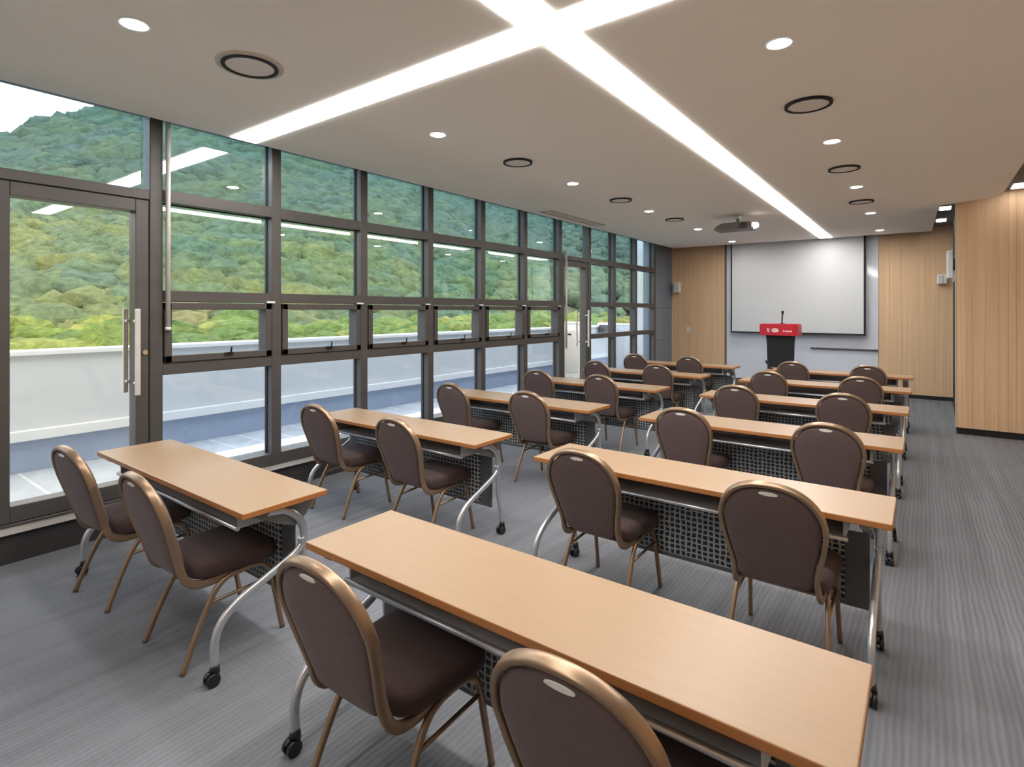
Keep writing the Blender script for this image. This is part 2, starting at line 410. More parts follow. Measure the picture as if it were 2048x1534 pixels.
# ------------------------------------------------------------------ window wall
struct(B().box(-4.88, -4.65, YB, 11.40, 0, .19).build('wall_left', M['kick']))
b = B(); b.box(-4.90, -4.615, YB, 11.40, .19, .245, .006)
struct(b.build('trim_3', M['sill']))
b = B(); b.box(-4.88, -4.70, 11.32, YF+.04, 0, ZU)
for z0, z1 in ((.0, .95), (.96, 1.66), (1.67, 2.45), (2.46, ZU)): b.box(-4.70, -4.685, 11.32, YF, z0, z1)
struct(b.build('wall_corner', M['spandrel']))
struct(B().box(-4.88, -4.6, YB, -.20, .245, ZU).build('wall_left_back', M['paint']))

Y0M, PM, MW = 1.763, .9575, .088
mull = [Y0M+PM*k for k in range(-2, 11)]      # right edges of the mullions
def mullion(b, k, w=MW):
    y = Y0M+PM*k; b.box(-4.725, XW, y-w, y, .245, ZU, .004, 1)
TZ = ((2.43, 2.52), (1.675, 1.76), (1.12, 1.205))
def hframe(b, y0, y1, z0, z1, x1=XW+.004): b.box(-4.72, x1-.006, y0, y1, z0, z1, .003, 1)
def pane(b, y0, y1, z0, z1, lean=.0):
    """glass sheet, each leaning a hair in its gasket"""
    q = lean*(z1-z0); t = .004
    b.extr([(XG-t+q/2, z0-.01), (XG+t+q/2, z0-.01), (XG+t-q/2, z1+.01), (XG-t-q/2, z1+.01)], 'y', y0-.01, y1+.01)

def window(k, sash, name):
    """bay between mullion k-1 and mullion k"""
    yl, yr = Y0M+PM*(k-1), Y0M+PM*k-MW
    w = struct(empty(name, (0, 0, 0)))
    b = B(); mullion(b, k); b.build('mullion', M['frame'], w)
    b = B()
    for z0, z1 in TZ: hframe(b, yl, yr, z0, z1)
    hframe(b, yl, yr, .245, .345)
    b.mi = 1                                  # dark gaskets round the glass
    for z0, z1 in ((.345, 1.12), (1.76, 2.43), (2.52, ZU)):
        b.box(XG-.010, XG+.014, yr-.008, yr, z0, z1); b.box(XG-.010, XG+.014, yl, yl+.006, z0, z1)
        b.box(XG-.010, XG+.014, yl, yr, z1-.008, z1)
    b.build('transom_frame', [M['frame'], M['frame_dark']], w)
    b = B(); pane(b, yl, yr, 2.52, ZU, -.006); b.mi = 1; pane(b, yl, yr, 1.76, 2.43, .011); b.mi = 2; pane(b, yl, yr, .345, 1.12)
    if not sash: pane(b, yl, yr, 1.205, 1.675)
    b.build('glass', [M['glass_top'], M['glass_mid'], M['glass']], w)
    if sash:
        s0, s1, z0, z1 = yl+.008, yr-.008, 1.212, 1.668
        b = B(); f = .052
        for a in ((s0, s0+f, z0, z1), (s1-f, s1, z0, z1), (s0, s1, z0, z0+f), (s0, s1, z1-f, z1)):
            b.box(-4.72, XW+.012, *a, .004, 1)
        sh = b.build('vent_sash', M['frame'], w)
        b = B(); pane(b, s0+f, s1-f, z0+f, z1-f); b.build('sash_glass', M['glass'], sh)
        b = B(); yc = (s0+s1)/2+.05
        b.box(XW+.010, XW+.03, yc-.035, yc+.035, z0+.03, z0+.056, .004)
        b.tube(smooth_path([(XW+.03, yc, z0+.045), (XW+.05, yc, z0+.055), (XW+.055, yc+.004, z0+.10)]), .007, 8)
        b.build('sash_handle', M['black'], sh)
        b = B(); b.box(XW+.004, XW+.03, yr-.06, yr+.015, 1.672, 1.688, .003); b.build('sash_stop', M['white_plastic'], sh)
    return w
def door(k, name, yl, yr, outer=True):
    """glass door leaf between yl and yr with a transom light above"""
    w = struct(empty(name, (0, 0, 0)))
    b = B(); mullion(b, k); hframe(b, yl, yr, 2.43, 2.50); hframe(b, yl, yr, .245, .262)
    b.build('door_frame', M['frame'], w)
    st = .085
    b = B(); x0, x1 = -4.73, XW-.008
    for a in ((yl+.004, yl+.004+st, .266, 2.424), (yr-.004-st, yr-.004, .266, 2.424), (yl+.004+st, yr-.004-st, .266, .37), (yl+.004+st, yr-.004-st, 2.335, 2.424)):
        b.box(x0, x1, *a, .003, 1)
    lf = b.build('door_leaf', M['frame'], w)
    b = B(); b.box(XG-.004, XG+.004, yl+st, yr-st, .36, 2.345); b.build('door_glass', M['glass_door'], lf)
    b = B(); pane(b, yl, yr, 2.50, ZU); b.build('transom_glass', M['glass_top'], w)
    yh = yr-.095
    b = B()
    for sx in (x1+.055, x0-.055):
        b.box(sx-.011, sx+.011, yh-.016, yh+.016, .995, 1.62, .004)
        for z in (1.08, 1.53): b.cyl((sx, yh, z), (x1 if sx > x1 else x0, yh, z), .011, 12)
    b.build('pull_handle', M['sill'], lf)
    b = B(); b.cyl((x1-.002, yr-.03, 1.30), (x1+.012, yr-.03, 1.30), .017, 16); b.build('lock', M['chrome'], lf)
    return w

# a fixed bay added out of view for its daylight, then the door, the bays, the second door, the last bays
wd = window(-1, False, 'window_11')  # unseen bay, added for its daylight
door(0, 'door_1', Y0M-PM, Y0M-MW)
for k in range(1, 7): window(k, True, 'window_%d' % k)
door(7, 'door_2', Y0M+PM*6, Y0M+PM*7-MW)
for k in (8, 9, 10): window(k, False, 'window_%d' % (k-1))
b = B(); mullion(b, -2, .12); struct(b.build('trim_4', M['frame']))  # end mullion of the added unseen bay

# hanging rods beside the two doors
def rod(x, y, z0, z1, r, label):
    t = empty('curtain_rod', (x, y, z0)); tag(t, label, 'rod', 'grey rods hanging by the doors')
    h = z1-z0
    B().tube([(0, 0, .02), (0, 0, h)], r, 14).build('tube', M['sill'], t)
    b = B(); b.cyl((0, 0, 0), (0, 0, .022), r*1.25, 14); b.build('end_cap', M['white_plastic'], t)
    b = B(); b.box(-.02, .02, -.02, .02, h-.02, h, .003); b.build('top_bracket', M['sill'], t)
rod(-4.565, 1.785, 1.46, ZU, .017, 'slim grey metal rod hanging on the post between the big glass door and first window')
rod(-4.55, 7.55, 1.0, 2.53, .016, 'pale grey rod hanging on the post at the far glass door')

# ------------------------------------------------------------------ ceiling fittings
t = empty('strip_light', (-1.486, 2.3, ZC)); tag(t, 'glowing white cross-shaped strip light set flush in the ceiling', 'light')
B().box(-.101, .101, -4.6, 9.72, -.006, 0).build('long_diffuser', M['strip'], t)
B().box(-2.96, -.101, -.102, .102, -.006, 0).build('cross_diffuser', M['strip'], t)
B().box(.101, 2.24, -.102, .102, -.006, 0).build('cross_diffuser', M['strip'], t)

dl = empty('downlight'); dl['category'] = 'light'; dl['group'] = 'round downlights in the dropped ceiling'
b = B(); b.ring((0, 0), .058, .068, -.0075, 0, 36); b.build('trim_ring', M['white_plastic'], dl)
b = B(); b.cyl((0, 0, -.006), (0, 0, 0), .058, 36); b.cyl((0, 0, -.0095), (0, 0, -.006), .040, 36, .056); b.build('lamp', M['lamp'], dl)
spots = [(-3.07, 1.05+2.09*i) for i in range(6)]+[(-.6, 3.13+2.07*i) for i in range(5)]
LAB = ['round downlight beside the large round vent, above the glass door end',
       'round downlight on the window side, next after the cross strip',
       'round downlight on the window side, third from the glass door',
       'round downlight on the window side, between the two flattened vents',
       'round downlight on the window side, beside the projector',
       'round downlight just before the left edge of the projection screen',
       'round downlight on the aisle side, biggest and nearest the cross strip',
       'round downlight on the aisle side, second from the cross strip',
       'round downlight on the aisle side, third from the cross strip',
       'round downlight on the aisle side, second from the front wall',
       'round downlight on the aisle side, closest to the front wall']
for i, (x, y) in enumerate(spots):
    o = dl if i == 0 else copy_tree(dl)
    o.location = (x, y, ZC); o['label'] = LAB[i]

def rvent(loc, s, label, rf):
    t = empty('ceiling_vent', loc); tag(t, label, 'vent', 'round flush vents in the ceiling')
    if rf > .16: B().ring((0, 0), .152*s, rf*s, -.010, 0, 44).build('flange', M['beige'], t)
    B().ring((0, 0), .130*s, .152*s, -.017, 0, 44).build('black_ring', M['black_matte'], t)
    b = B(); b.cyl((0, 0, -.012), (0, 0, 0), .131*s, 44); b.build('grille', M['grille'], t)
    return t
rv = [((-3.06, 1.62), .98, 'largest round ceiling vent, with a wide beige rim and black ring', .18),
      ((-3.04, 4.17), .9, 'round black-ringed ceiling vent between the second and third window-side downlights', .157),
      ((-3.04, 6.36), .9, 'round ceiling vent on the window side, above the long slot vent', .157),
      ((-3.03, 8.2), .9, 'round ceiling vent on the window side, left of the projector', .157),
      ((-.62, 4.17), .95, 'round black-ringed ceiling vent between the first two aisle-side downlights', .157),
      ((-.62, 6.26), .9, 'round ceiling vent on the aisle side, between second and third downlights', .157),
      ((-.63, 8.28), .9, 'round ceiling vent on the aisle side, farthest from the cross strip', .157)]
for (x, y), s, l, rf in rv: rvent((x, y, ZC), s, l, rf)

t = empty('slot_vent', (-4.22, 7.25, ZC)); tag(t, 'long narrow slot vent in the ceiling edge along the windows', 'vent')
b = B(); b.box(-.10, -.075, -.8, .8, -.012, .004, .003); b.box(.075, .10, -.8, .8, -.012, .004, .003)
b.box(-.10, .10, -.8, -.775, -.012, .004, .003); b.box(-.10, .10, .775, .8, -.012, .004, .003); b.build('frame', M['beige'], t)
b = B(); b.box(-.075, .075, -.775, .775, -.003, .004); b.build('dark_slot', M['black_matte'], t)
b = B()
for x in (-.045, 0, .045): b.box(x-.012, x+.012, -.775, .775, -.010, -.003)
b.build('louvre', M['grille'], t)

# recessed square lamps in the upper ceiling by the wood block
for x, y, l in ((.262, 10.27, 'square lamp in the narrow dark ceiling recess, nearer of two'), (.242, 11.60, 'square lamp in the narrow dark ceiling recess, nearer the front wall'),
                (.93, 8.95, 'square lamp above the top edge of the wood-panelled block')):
    t = empty('recess_lamp', (x, y, ZU)); tag(t, l, 'light', 'square lamps in the upper ceiling')
    b = B(); b.box(-.075, .075, -.19, .19, -.012, 0, .003); b.build('housing', M['white_plastic'], t)
    b = B(); b.box(-.062, .062, -.175, .175, -.015, -.011); b.build('diffuser', M['recess_lamp'], t)

# projector on its ceiling mount
t = empty('projector', (-2.16, 8.4, ZC)); tag(t, 'dark grey projector hanging from a short ceiling pole', 'projector')
b = B(); b.cyl((0, 0, -.012), (0, 0, .002), .085, 28); b.box(-.035, .035, -.035, .035, -.06, -.012, .006); b.build('mount_plate', M['steel'], t)
b = B(); b.cyl((0, 0, -.115), (0, 0, -.05), .02, 16); b.box(-.10, .10, -.06, .06, -.128, -.112, .004); b.build('pole', M['dark_metal'], t)
b = B()
prof = [(-.30, -.205), (-.29, -.222), (.20, -.222), (.22, -.205), (.22, -.145), (.19, -.128), (-.20, -.128), (-.27, -.165)]
b.extr(prof, 'y', -.15, .15); b.box(-.2, .1, -.13, .13, -.129, -.12, .003)
b.build('body', M['dark_metal'], t)
b = B(); b.cyl((.12, -.152, -.175), (.12, -.175, -.175), .045, 24); b.build('lens_ring', M['black'], t)
b = B(); b.cyl((.20, .02, -.17), (.262, -.02, -.17), .048, 24, .040); b.build('lens', M['lens'], t)

# ------------------------------------------------------------------ wall fittings
def wspk(name_label, loc, rz, w, h, d, br=True):
    t = empty('wall_speaker', loc, rz); tag(t, name_label, 'speaker', 'small white wall speakers')
    b = B(); b.extr([(-w/2, -d), (w/2, -d*.72), (w/2, -.03), (-w/2, -.03)][::-1], 'x', 0, 1) if False else b.box(-w/2, w/2, -d, -.03, 0, h, .012)
    b.build('cabinet', M['white_plastic'], t)
    B().box(-w/2+.012, w/2-.012, -d-.006, -d+.002, .015, h-.015, .004).build('grille', M['screen'], t)
    b = B(); b.box(-.03, .03, -.035, 0, h*.3, h*.7, .003); b.build('bracket', M['dark_metal'], t)
wspk('white wall speaker on the wood panel beside the windows', (-4.525, YF, 2.02), 0, .15, .24, .15)
wspk('tall white speaker on the dark side of the wood block', (.378, 10.15, 2.07), R(-90), .16, .40, .10)
wspk('small white speaker on the front wall near the dark gap', (.25, YF, 2.08), 0, .10, .17, .13)
t = empty('wall_bracket', (.388, 10.9, 2.06)); tag(t, 'white bracket arm below the tall speaker at the dark gap', 'bracket')
b = B(); b.box(-.02, 0, -.05, .05, 0, .16, .004); b.build('back_plate', M['white_plastic'], t)
b = B(); b.box(-.115, -.02, -.015, .015, .09, .115, .004); b.box(-.125, -.095, -.02, .02, -.03, .115, .005); b.build('arm', M['white_plastic'], t)
t = empty('light_switch', (-4.29, YF, 1.12)); tag(t, 'small white switch plate on the wood panel by the windows', 'switch')
B().box(-.042, .042, -.012, 0, 0, .115, .004).build('plate', M['white_plastic'], t)
B().box(-.02, .02, -.018, -.011, .03, .085, .003).build('rocker', M['coping'], t)

# ------------------------------------------------------------------ lectern
t = empty('lectern', (-2.085, 11.0, 0)); tag(t, 'black lectern with a red banded top in front of the projection screen', 'lectern')
B().box(-.24, .24, -.20, .24, 0, .05, .01).build('base', M['black_matte'], t)
b = B(); rows = []
for z, w, d in ((.05, .205, .16), (.5, .19, .15), (1.0, .20, .157), (1.17, .215, .16)):
    rows.append([(-w, -d, z), (w, -d, z), (w, d+.03, z), (-w, d+.03, z)])
V, f = b.grid(rows, smooth=False, closed=True); b.cap(V[0][::-1]); b.cap(V[-1]); b.build('column', M['black_matte'], t)
def bow(w, d0, n=16): return [(-w+2*w*i/n, -d0-.055*(1-(2*i/n-1)**2)) for i in range(n+1)]
front = bow(.315, .19)
b = B(); b.poly(front+[(.315, .2), (-.315, .2)], 1.165, 1.355); hd = b.build('sign_band', M['red'], t)
b = B(); b.poly([(x*.96, y*.96) for x, y in front]+[(.30, .19), (-.30, .19)], 1.355, 1.37); b.build('desk_top', M['red'], t)
# white printing on the band, bent round its face
def yface(x): return -.19-.055*(1-(x/.315)**2)
def quad(b, pts, off=.002):
    f = [b.bm.verts.new((x, yface(x)-off, z)) for x, z in pts]; k = [b.bm.verts.new((x, yface(x)+.001, z)) for x, z in pts]; n = len(pts)
    fs = [b.bm.faces.new(f), b.bm.faces.new(k[::-1])]+[b.bm.faces.new((f[(i+1) % n], f[i], k[i], k[(i+1) % n])) for i in range(n)]
    b._tag(fs, False); bmesh.ops.recalc_face_normals(b.bm, faces=fs)
def stroke(b, x0, z0, x1, z1, w=.010):
    d = Vector((x1-x0, z1-z0)); d.normalize(); n = Vector((-d.y, d.x))*w/2
    quad(b, [(x0+n.x, z0+n.y), (x0-n.x, z0-n.y), (x1-n.x, z1-n.y), (x1+n.x, z1+n.y)])
b = B()                                        # two small upright characters
for s in ((-.185, 1.285, -.17, 1.285), (-.17, 1.285, -.17, 1.23), (-.155, 1.29, -.145, 1.265), (-.145, 1.265, -.158, 1.25), (-.158, 1.25, -.143, 1.225), (-.143, 1.225, -.155, 1.225)): stroke(b, *s)
b.build('lettering', M['white_print'], hd)
b = B()                                        # oval emblem with bars inside
el = [(-.045+.058*math.cos(2*math.pi*k/28), 1.257+.036*math.sin(2*math.pi*k/28)) for k in range(28)]
quad(b, el); b.build('emblem', M['white_print'], hd)
b = B()
for s in ((-.075, 1.265, -.05, 1.265), (-.075, 1.25, -.05, 1.25), (-.062, 1.275, -.062, 1.24), (-.035, 1.268, -.015, 1.268), (-.035, 1.247, -.015, 1.247), (-.035, 1.268, -.035, 1.247), (-.015, 1.268, -.015, 1.247)):
    d = Vector((s[2]-s[0], s[3]-s[1])).normalized(); n = Vector((-d.y, d.x))*.0035
    quad(b, [(s[0]+n.x, s[1]+n.y), (s[0]-n.x, s[1]-n.y), (s[2]-n.x, s[3]-n.y), (s[2]+n.x, s[3]+n.y)], .004)
b.build('emblem_mark', M['red'], hd)
b = B()                                        # a line of small script
x = .085
for h in (.035, 0, .032, .018, .02, .026, .018, .02, .03):
    if h: stroke(b, x, 1.232, x+.002, 1.232+h, .006); stroke(b, x, 1.232, x+.012, 1.236, .005); stroke(b, x+.01, 1.234, x+.011, 1.232+h*.8, .005)
    x += .0155
b.build('lettering', M['white_print'], hd)
mc = empty('microphone', (-2.05, 10.95, 1.37)); tag(mc, 'dark gooseneck microphone standing on the red lectern top', 'microphone')
b = B(); b.cyl((0, 0, 0), (0, 0, .015), .035, 20); b.build('base', M['black'], mc)
b = B(); b.tube(smooth_path([(0, 0, .012), (0, -.004, .08), (.008, -.012, .15), (.012, -.03, .20)]), .011, 10); b.build('gooseneck', M['black'], mc)
b = B(); b.tube(smooth_path([(.012, -.03, .175), (.014, -.035, .20), (.016, -.04, .235)]), .019, 12); b.build('capsule', M['black_matte'], mc)

# ------------------------------------------------------------------ folding tables
TW, TD, TH = 1.80, .425, .72
def make_table():
    """origin on the floor under the near edge's middle; +y points to the front of the room"""
    r = empty('folding_table')
    b = B(); b.box(-TW/2, TW/2, 0, TD, TH-.028, TH, .004, 2); b.bm.normal_update()
    for f in b.bm.faces: f.material_index = 0 if f.normal.z > .8 else 1
    b.build('tabletop', [M['table'], M['table_edge']], r)
    # book shelf under the top
    b = B(); b.box(-.72, .72, .07, .33, .594, .602); b.box(-.72, .72, .325, .333, .602, .68); b.box(-.724, -.716, .07, .333, .594, .685); b.box(.716, .724, .07, .333, .594, .685)
    b.box(-.74, .74, .16, .24, .668, TH-.028)
    s = b.build('shelf', M['steel'], r)
    b = B(); b.tube([(-.735, .062, .598), (.735, .062, .598)], .011, 12); b.build('shelf_rail', M['silver'], s)
    # modesty panel: grey sheet with a pale lattice let into it
    b = B(); b.box(-.80, .80, .300, .316, .20, .56, .004); p = b.build('modesty_panel', M['panel_grey'], r)
    b = B(); b.box(-.70, .70, .296, .320, .225, .545); b.build('lattice', M['lattice'], p)
    for sx in (-1, 1):
        x = sx*(TW/2-.07)
        b = B(); pr = [(.03, .668), (.03, TH-.03), (.40, TH-.03), (.40, .66), (.36, .60), (.30, .56), (.20, .60), (.10, .655)]
        b.extr(pr, 'x', x-sx*.05, x-sx*.012); b.build('bracket', M['grey_plastic'], r)
        b = B(); path = smooth_path([(x, .15, .668), (x, .235, .655), (x, .305, .605), (x, .338, .535), (x, .335, .475), (x, .285, .428), (x, .155, .373), (x, .02, .315), (x, -.055, .255), (x, -.086, .18), (x, -.086, .075)], 6)
        b.sweep(path, [(.0155*math.cos(a), .019*math.sin(a)) for a in [2*math.pi*k/14 for k in range(14)]], (1, 0, 0))
        lg = b.build('leg', M['silver'], r); caster(lg, x, -.086)
        b = B(); path = smooth_path([(x, .325, .50), (x, .335, .42), (x, .345, .28), (x, .375, .15), (x, .385, .075)], 6)
        b.sweep(path, [(.0155*math.cos(a), .017*math.sin(a)) for a in [2*math.pi*k/14 for k in range(14)]], (1, 0, 0))
        lg = b.build('leg', M['silver'], r); caster(lg, x, .385)
    return r
def caster(parent, x, y):
    b = B()
    for sx in (-.014, .014): b.cyl((x+sx-.008, y-.012, .028), (x+sx+.008, y-.012, .028), .028, 22)
    b.cyl((x, y, .052), (x, y, .088), .022, 18, .018)
    hood = [(y-.012+.033*math.cos(a), .028+.033*math.sin(a)) for a in [math.pi*k/10 for k in range(-1, 9)]]+[(y+.01, .03)]
    b.extr(hood, 'x', x-.005, x+.005); b.cyl((x-.024, y-.012, .028), (x+.024, y-.012, .028), .008, 12)
    b.build('caster', M['black'], parent)

# ------------------------------------------------------------------ banquet chairs
def make_chair():
    """origin on the floor at the middle of the four feet; the chair faces +y"""
    r = empty('banquet_chair')
    Z = Vector((0, 0, 1))
    # back plane: leans backwards; (x, s) -> 3-D
    lo, hi = Vector((0, -.232, .46)), Vector((0, -.362, .885))
    ax = (hi-lo).normalized(); nrm = Vector((0, ax.z, -ax.y)); Lb = (hi-lo).length
    P = lambda x, s, d=0.: lo+Vector((x, 0, 0))+ax*s+nrm*d
    # arch outline (half): from the bottom of the upright to the crown
    def arch(inset=0., n=26):
        a = .219-inset; zc = .232; pts = []
        for i in range(n+1):                   # crown, a superellipse quarter
            th = math.pi/2*i/n; c, s = abs(math.cos(th)), abs(math.sin(th))
            pts.append((a*c**(2/2.25), zc+(Lb-inset-zc)*s**(2/2.25)))
        low = [(.178-inset, 0.), (.190-inset, .07), (.207-inset, .15)]
        return low+pts
    half = arch(.012)
    right = [P(x, s) for x, s in half]; left = [P(-x, s) for x, s in half[::-1][1:]]
    up = right+left
    foot = lambda sx: [Vector((sx*.176, .05, .362)), Vector((sx*.175, -.05, .358)), Vector((sx*.174, -.135, .357)), Vector((sx*.172, -.185, .372)), Vector((sx*.170, -.215, .408))]
    path = smooth_path(foot(1)+[Vector(p) for p in up]+foot(-1)[::-1], 3)
    pr = []
    for k in range(16):
        a = 2*math.pi*k/16; c, s = math.cos(a), math.sin(a)
        pr.append((math.copysign(abs(c)**.6, c)*.0105, math.copysign(abs(s)**.6, s)*.0185))
    b = B(); b.sweep(path, pr, (1, 0, 0)); b.build('back_frame', M['brass'], r)
    # upholstered pad filling the arch
    b = B(); rings = []
    inner = arch(.026, 22)
    outl = [(.138, -.045), (.147, -.02)]+[(x, s) for x, s in inner if s > .012]
    outl = outl+[(-x, s) for x, s in outl[::-1][1:]]
    x0, s0 = outl[0]
    bott = [(-x0*math.cos(t), s0-.012*math.sin(t)) for t in [math.pi*i/12 for i in range(1, 12)]]
    loop = outl+bott
    cx, cs = 0., .20
    def lp(k, d): return [P(cx+(x-cx)*k, cs+(s-cs)*k, d) for x, s in loop]
    for k, d in ((.35, -.0225), (.7, -.021), (.9, -.017), (.97, -.013), (1., -.006), (1., .010), (.97, .024), (.88, .034), (.65, .042), (.35, .045)): rings.append(lp(k, d))
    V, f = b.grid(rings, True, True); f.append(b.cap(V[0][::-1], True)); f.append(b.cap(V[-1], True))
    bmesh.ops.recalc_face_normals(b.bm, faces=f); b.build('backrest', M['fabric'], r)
    # bright slot of the hand grip under the crown, on both faces
    b = B()
    el = [(.038*math.cos(2*math.pi*k/24), Lb-.046+.0085*math.sin(2*math.pi*k/24)) for k in range(24)]
    A = [b.bm.verts.new(P(x, s, -.0185)) for x, s in el]; C = [b.bm.verts.new(P(x, s, .028)) for x, s in el]
    fs = [b.bm.faces.new(A), b.bm.faces.new(C[::-1])]+[b.bm.faces.new((A[(i+1) % 24], A[i], C[i], C[(i+1) % 24])) for i in range(24)]
    b._tag(fs, False); bmesh.ops.recalc_face_normals(b.bm, faces=fs); b.build('hand_grip', M['grip'], r)['label'] = 'pale shiny hand grip'
    # seat cushion: rounded trapezoid, domed
    def so(k, n=40):
        out = []
        for i in range(n):
            a = 2*math.pi*i/n; c, s = math.cos(a), math.sin(a); e = 2/6.5
            x = math.copysign(abs(c)**e, c)*.215; y = math.copysign(abs(s)**e, s)*.196
            x *= 1+.09*(y/.2); out.append((x*k, .018+y*k))
        return out
    b = B(); rings = []
    for k, z in ((.4, .378), (.93, .378), (.985, .386), (1., .402), (1., .424), (.985, .440), (.95, .450), (.85, .458), (.6, .464), (.3, .466)):
        rings.append([(x, y, z) for x, y in so(k)])
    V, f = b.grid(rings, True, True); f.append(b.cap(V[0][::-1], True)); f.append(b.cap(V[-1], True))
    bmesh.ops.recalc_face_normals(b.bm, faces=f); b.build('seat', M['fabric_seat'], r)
    # legs: front and rear bent tubes meeting under the seat
    for sx in (1, -1):
        b = B(); b.sweep(smooth_path([(sx*.185, .02, .362), (sx*.187, .10, .362), (sx*.190, .150, .345), (sx*.194, .178, .30), (sx*.199, .208, .15), (sx*.204, .236, 0)]), pr2(), (1, 0, 0)); b.build('leg', M['brass'], r)
        b = B(); b.sweep(smooth_path([(sx*.185, .02, .362), (sx*.186, -.03, .352), (sx*.188, -.075, .325), (sx*.192, -.115, .27), (sx*.199, -.18, .14), (sx*.204, -.236, 0)]), pr2(), (1, 0, 0)); b.build('leg', M['brass'], r)
        b = B(); b.tube([(sx*.194, -.125, .265), (sx*.196, .183, .278)], .0075, 10, (1, 0, 0)); b.build('stretcher', M['brass'], r)
    b = B(); b.box(-.18, .18, .10, .125, .352, .372, .003); b.box(-.18, .18, -.12, -.095, .352, .372, .003); b.build('seat_rail', M['brass'], r)
    return r
def pr2():
    out = []
    for k in range(12):
        a = 2*math.pi*k/12; c, s = math.cos(a), math.sin(a)
        out.append((math.copysign(abs(c)**.75, c)*.0105, math.copysign(abs(s)**.75, s)*.0125))
    return out

ROW0, PITCH = 1.222, 1.545
ORD = ['the back row beside the big glass door', 'the second row from the back', 'the third row from the back',
       'the third row from the front wall', 'the second row from the front wall', 'the front row nearest the lectern']
SHIFT = {   # how far each chair has been pushed off the even spacing (x, y, turn in degrees)
    'window-side': [((.12, -.03, 4), (.09, 0, 0)), ((.035, 0, 1), (.035, 0, -1)), ((.03, 0, -1), (.035, 0, 1)),
                    ((.015, 0, 2), (-.04, 0, 0)), ((.02, 0, -2), (.01, 0, 1)), ((-.085, 0, 1), (-.075, 0, -1))],
    'aisle-side': [((.03, -.03, 1), (-.07, .01, 0)), ((.02, 0, -1), (0, 0, .5)), ((0, 0, 1), (.03, 0, -1)),
                   ((-.02, 0, 1), (-.04, 0, 0)), ((-.03, 0, -1.5), (-.035, 0, 1)), ((-.05, 0, 1), (-.06, 0, -1))]}
table, chair = make_table(), make_chair()
nt_ = nc_ = 0
for side, xc, xs in (('window-side', -3.27, (-3.82, -2.905)), ('aisle-side', -1.0, (-1.455, -.525))):
    for i in range(6):
        o = table if nt_ == 0 else copy_tree(table); nt_ += 1
        y = ROW0+PITCH*i
        o.location = (xc, y, 0)
        row = ORD[i] if side == 'window-side' else ORD[i].replace(' beside the big glass door', ' closest to the camera')
        tag(o, 'beech-topped %s folding table in %s' % (side, row), 'table', 'folding training tables in two columns')
        for j, x in enumerate(xs):
            c = chair if nc_ == 0 else copy_tree(chair); nc_ += 1
            dx, dy, turn = SHIFT[side][i][j]
            c.location = (x+dx, y+.092+dy, 0); c.rotation_euler = (0, 0, R(turn))
            which = ('window end', 'centre-gap end')[j] if side == 'window-side' else ('centre-gap end', 'aisle end')[j]
            short = row.replace('beside the big glass door', 'by the big door')
            tag(c, 'brown chair at the %s of the %s table, %s' % (which, side, short.replace('the ', '', 1)), 'chair', 'brown round-backed banquet chairs')

# small stub beside the lectern, on the front aisle-side table
t = empty('desk_microphone', (-1.86, ROW0+PITCH*5+.15, TH)); tag(t, 'small dark desk microphone at the centre-gap end of the front aisle-side table', 'microphone')
b = B(); b.cyl((0, 0, 0), (0, 0, .02), .03, 18); b.build('base', M['black'], t)
b = B(); b.tube(smooth_path([(0, 0, .018), (-.022, 0, .05), (-.05, 0, .085)]), .010, 10); b.build('stem', M['black'], t)
b = B(); b.tube([(-.046, 0, .08), (-.072, 0, .125)], .018, 12); b.build('capsule', M['black_matte'], t)

# ------------------------------------------------------------------ outside: terrace, parapet, hillside
XP = -7.16
struct(B().box(XP-.3, -4.90, -8, 14.6, -.2, 0.0).build('terrace_floor', M['deck']))
struct(B().box(-5.16, -4.905, 1.77, 7.4, 0, .315).build('terrace_kerb', M['coping']))
b = B(); b.box(XP-.25, XP, -8, 14.6, .31, 1.16); b.box(XP, -5.6, 14.4, 14.6, 0, 1.2); b.mi = 1; b.box(XP-.25, XP, -8, 14.6, 0, .31)
struct(b.build('wall_terrace', [M['white_wall'], M['shaded_base']]))
b = B(); b.box(XP-.3, XP+.05, -8, 14.65, 1.16, 1.205, .006); b.box(XP+.05, -5.6, 14.38, 14.65, 1.2, 1.245, .006)
struct(b.build('trim_5', M['coping']))
struct(B().box(XP-.01, XP+.06, -8, 14.4, .315, .42, .008).build('trim_6', M['coping']))
struct(B().box(-5.66, -4.76, 12.75, 13.6, 0, 4.2).build('wall_annex', M['white_wall']))

t = empty('utility_cabinet', (-6.78, 11.75, 0)); tag(t, 'white utility cabinet on the terrace outside the far glass door', 'cabinet')
b = B(); b.box(-.26, .26, -.22, .22, 0, 1.30, .008); b.build('body', M['coping'], t)
b = B(); b.box(-.2, .16, -.232, -.218, .12, 1.14, .004); dr = b.build('cabinet_door', M['sill'], t)
b = B(); b.box(-.12, -.02, -.25, -.23, 1.02, 1.06, .004); b.build('latch', M['black'], dr)
b = B(); b.box(-.29, .29, -.25, .25, 1.30, 1.335, .006); b.build('lid', M['coping'], t)
t = empty('junction_box', (-7.02, 13.75, .97)); tag(t, 'small grey box with a white lid fixed on the terrace parapet', 'box')
b = B(); b.box(-.09, .09, -.22, .22, 0, .25, .006); b.build('body', M['dark_metal'], t)
b = B(); b.box(-.12, .12, -.27, .27, .25, .31, .008); b.build('lid', M['coping'], t)

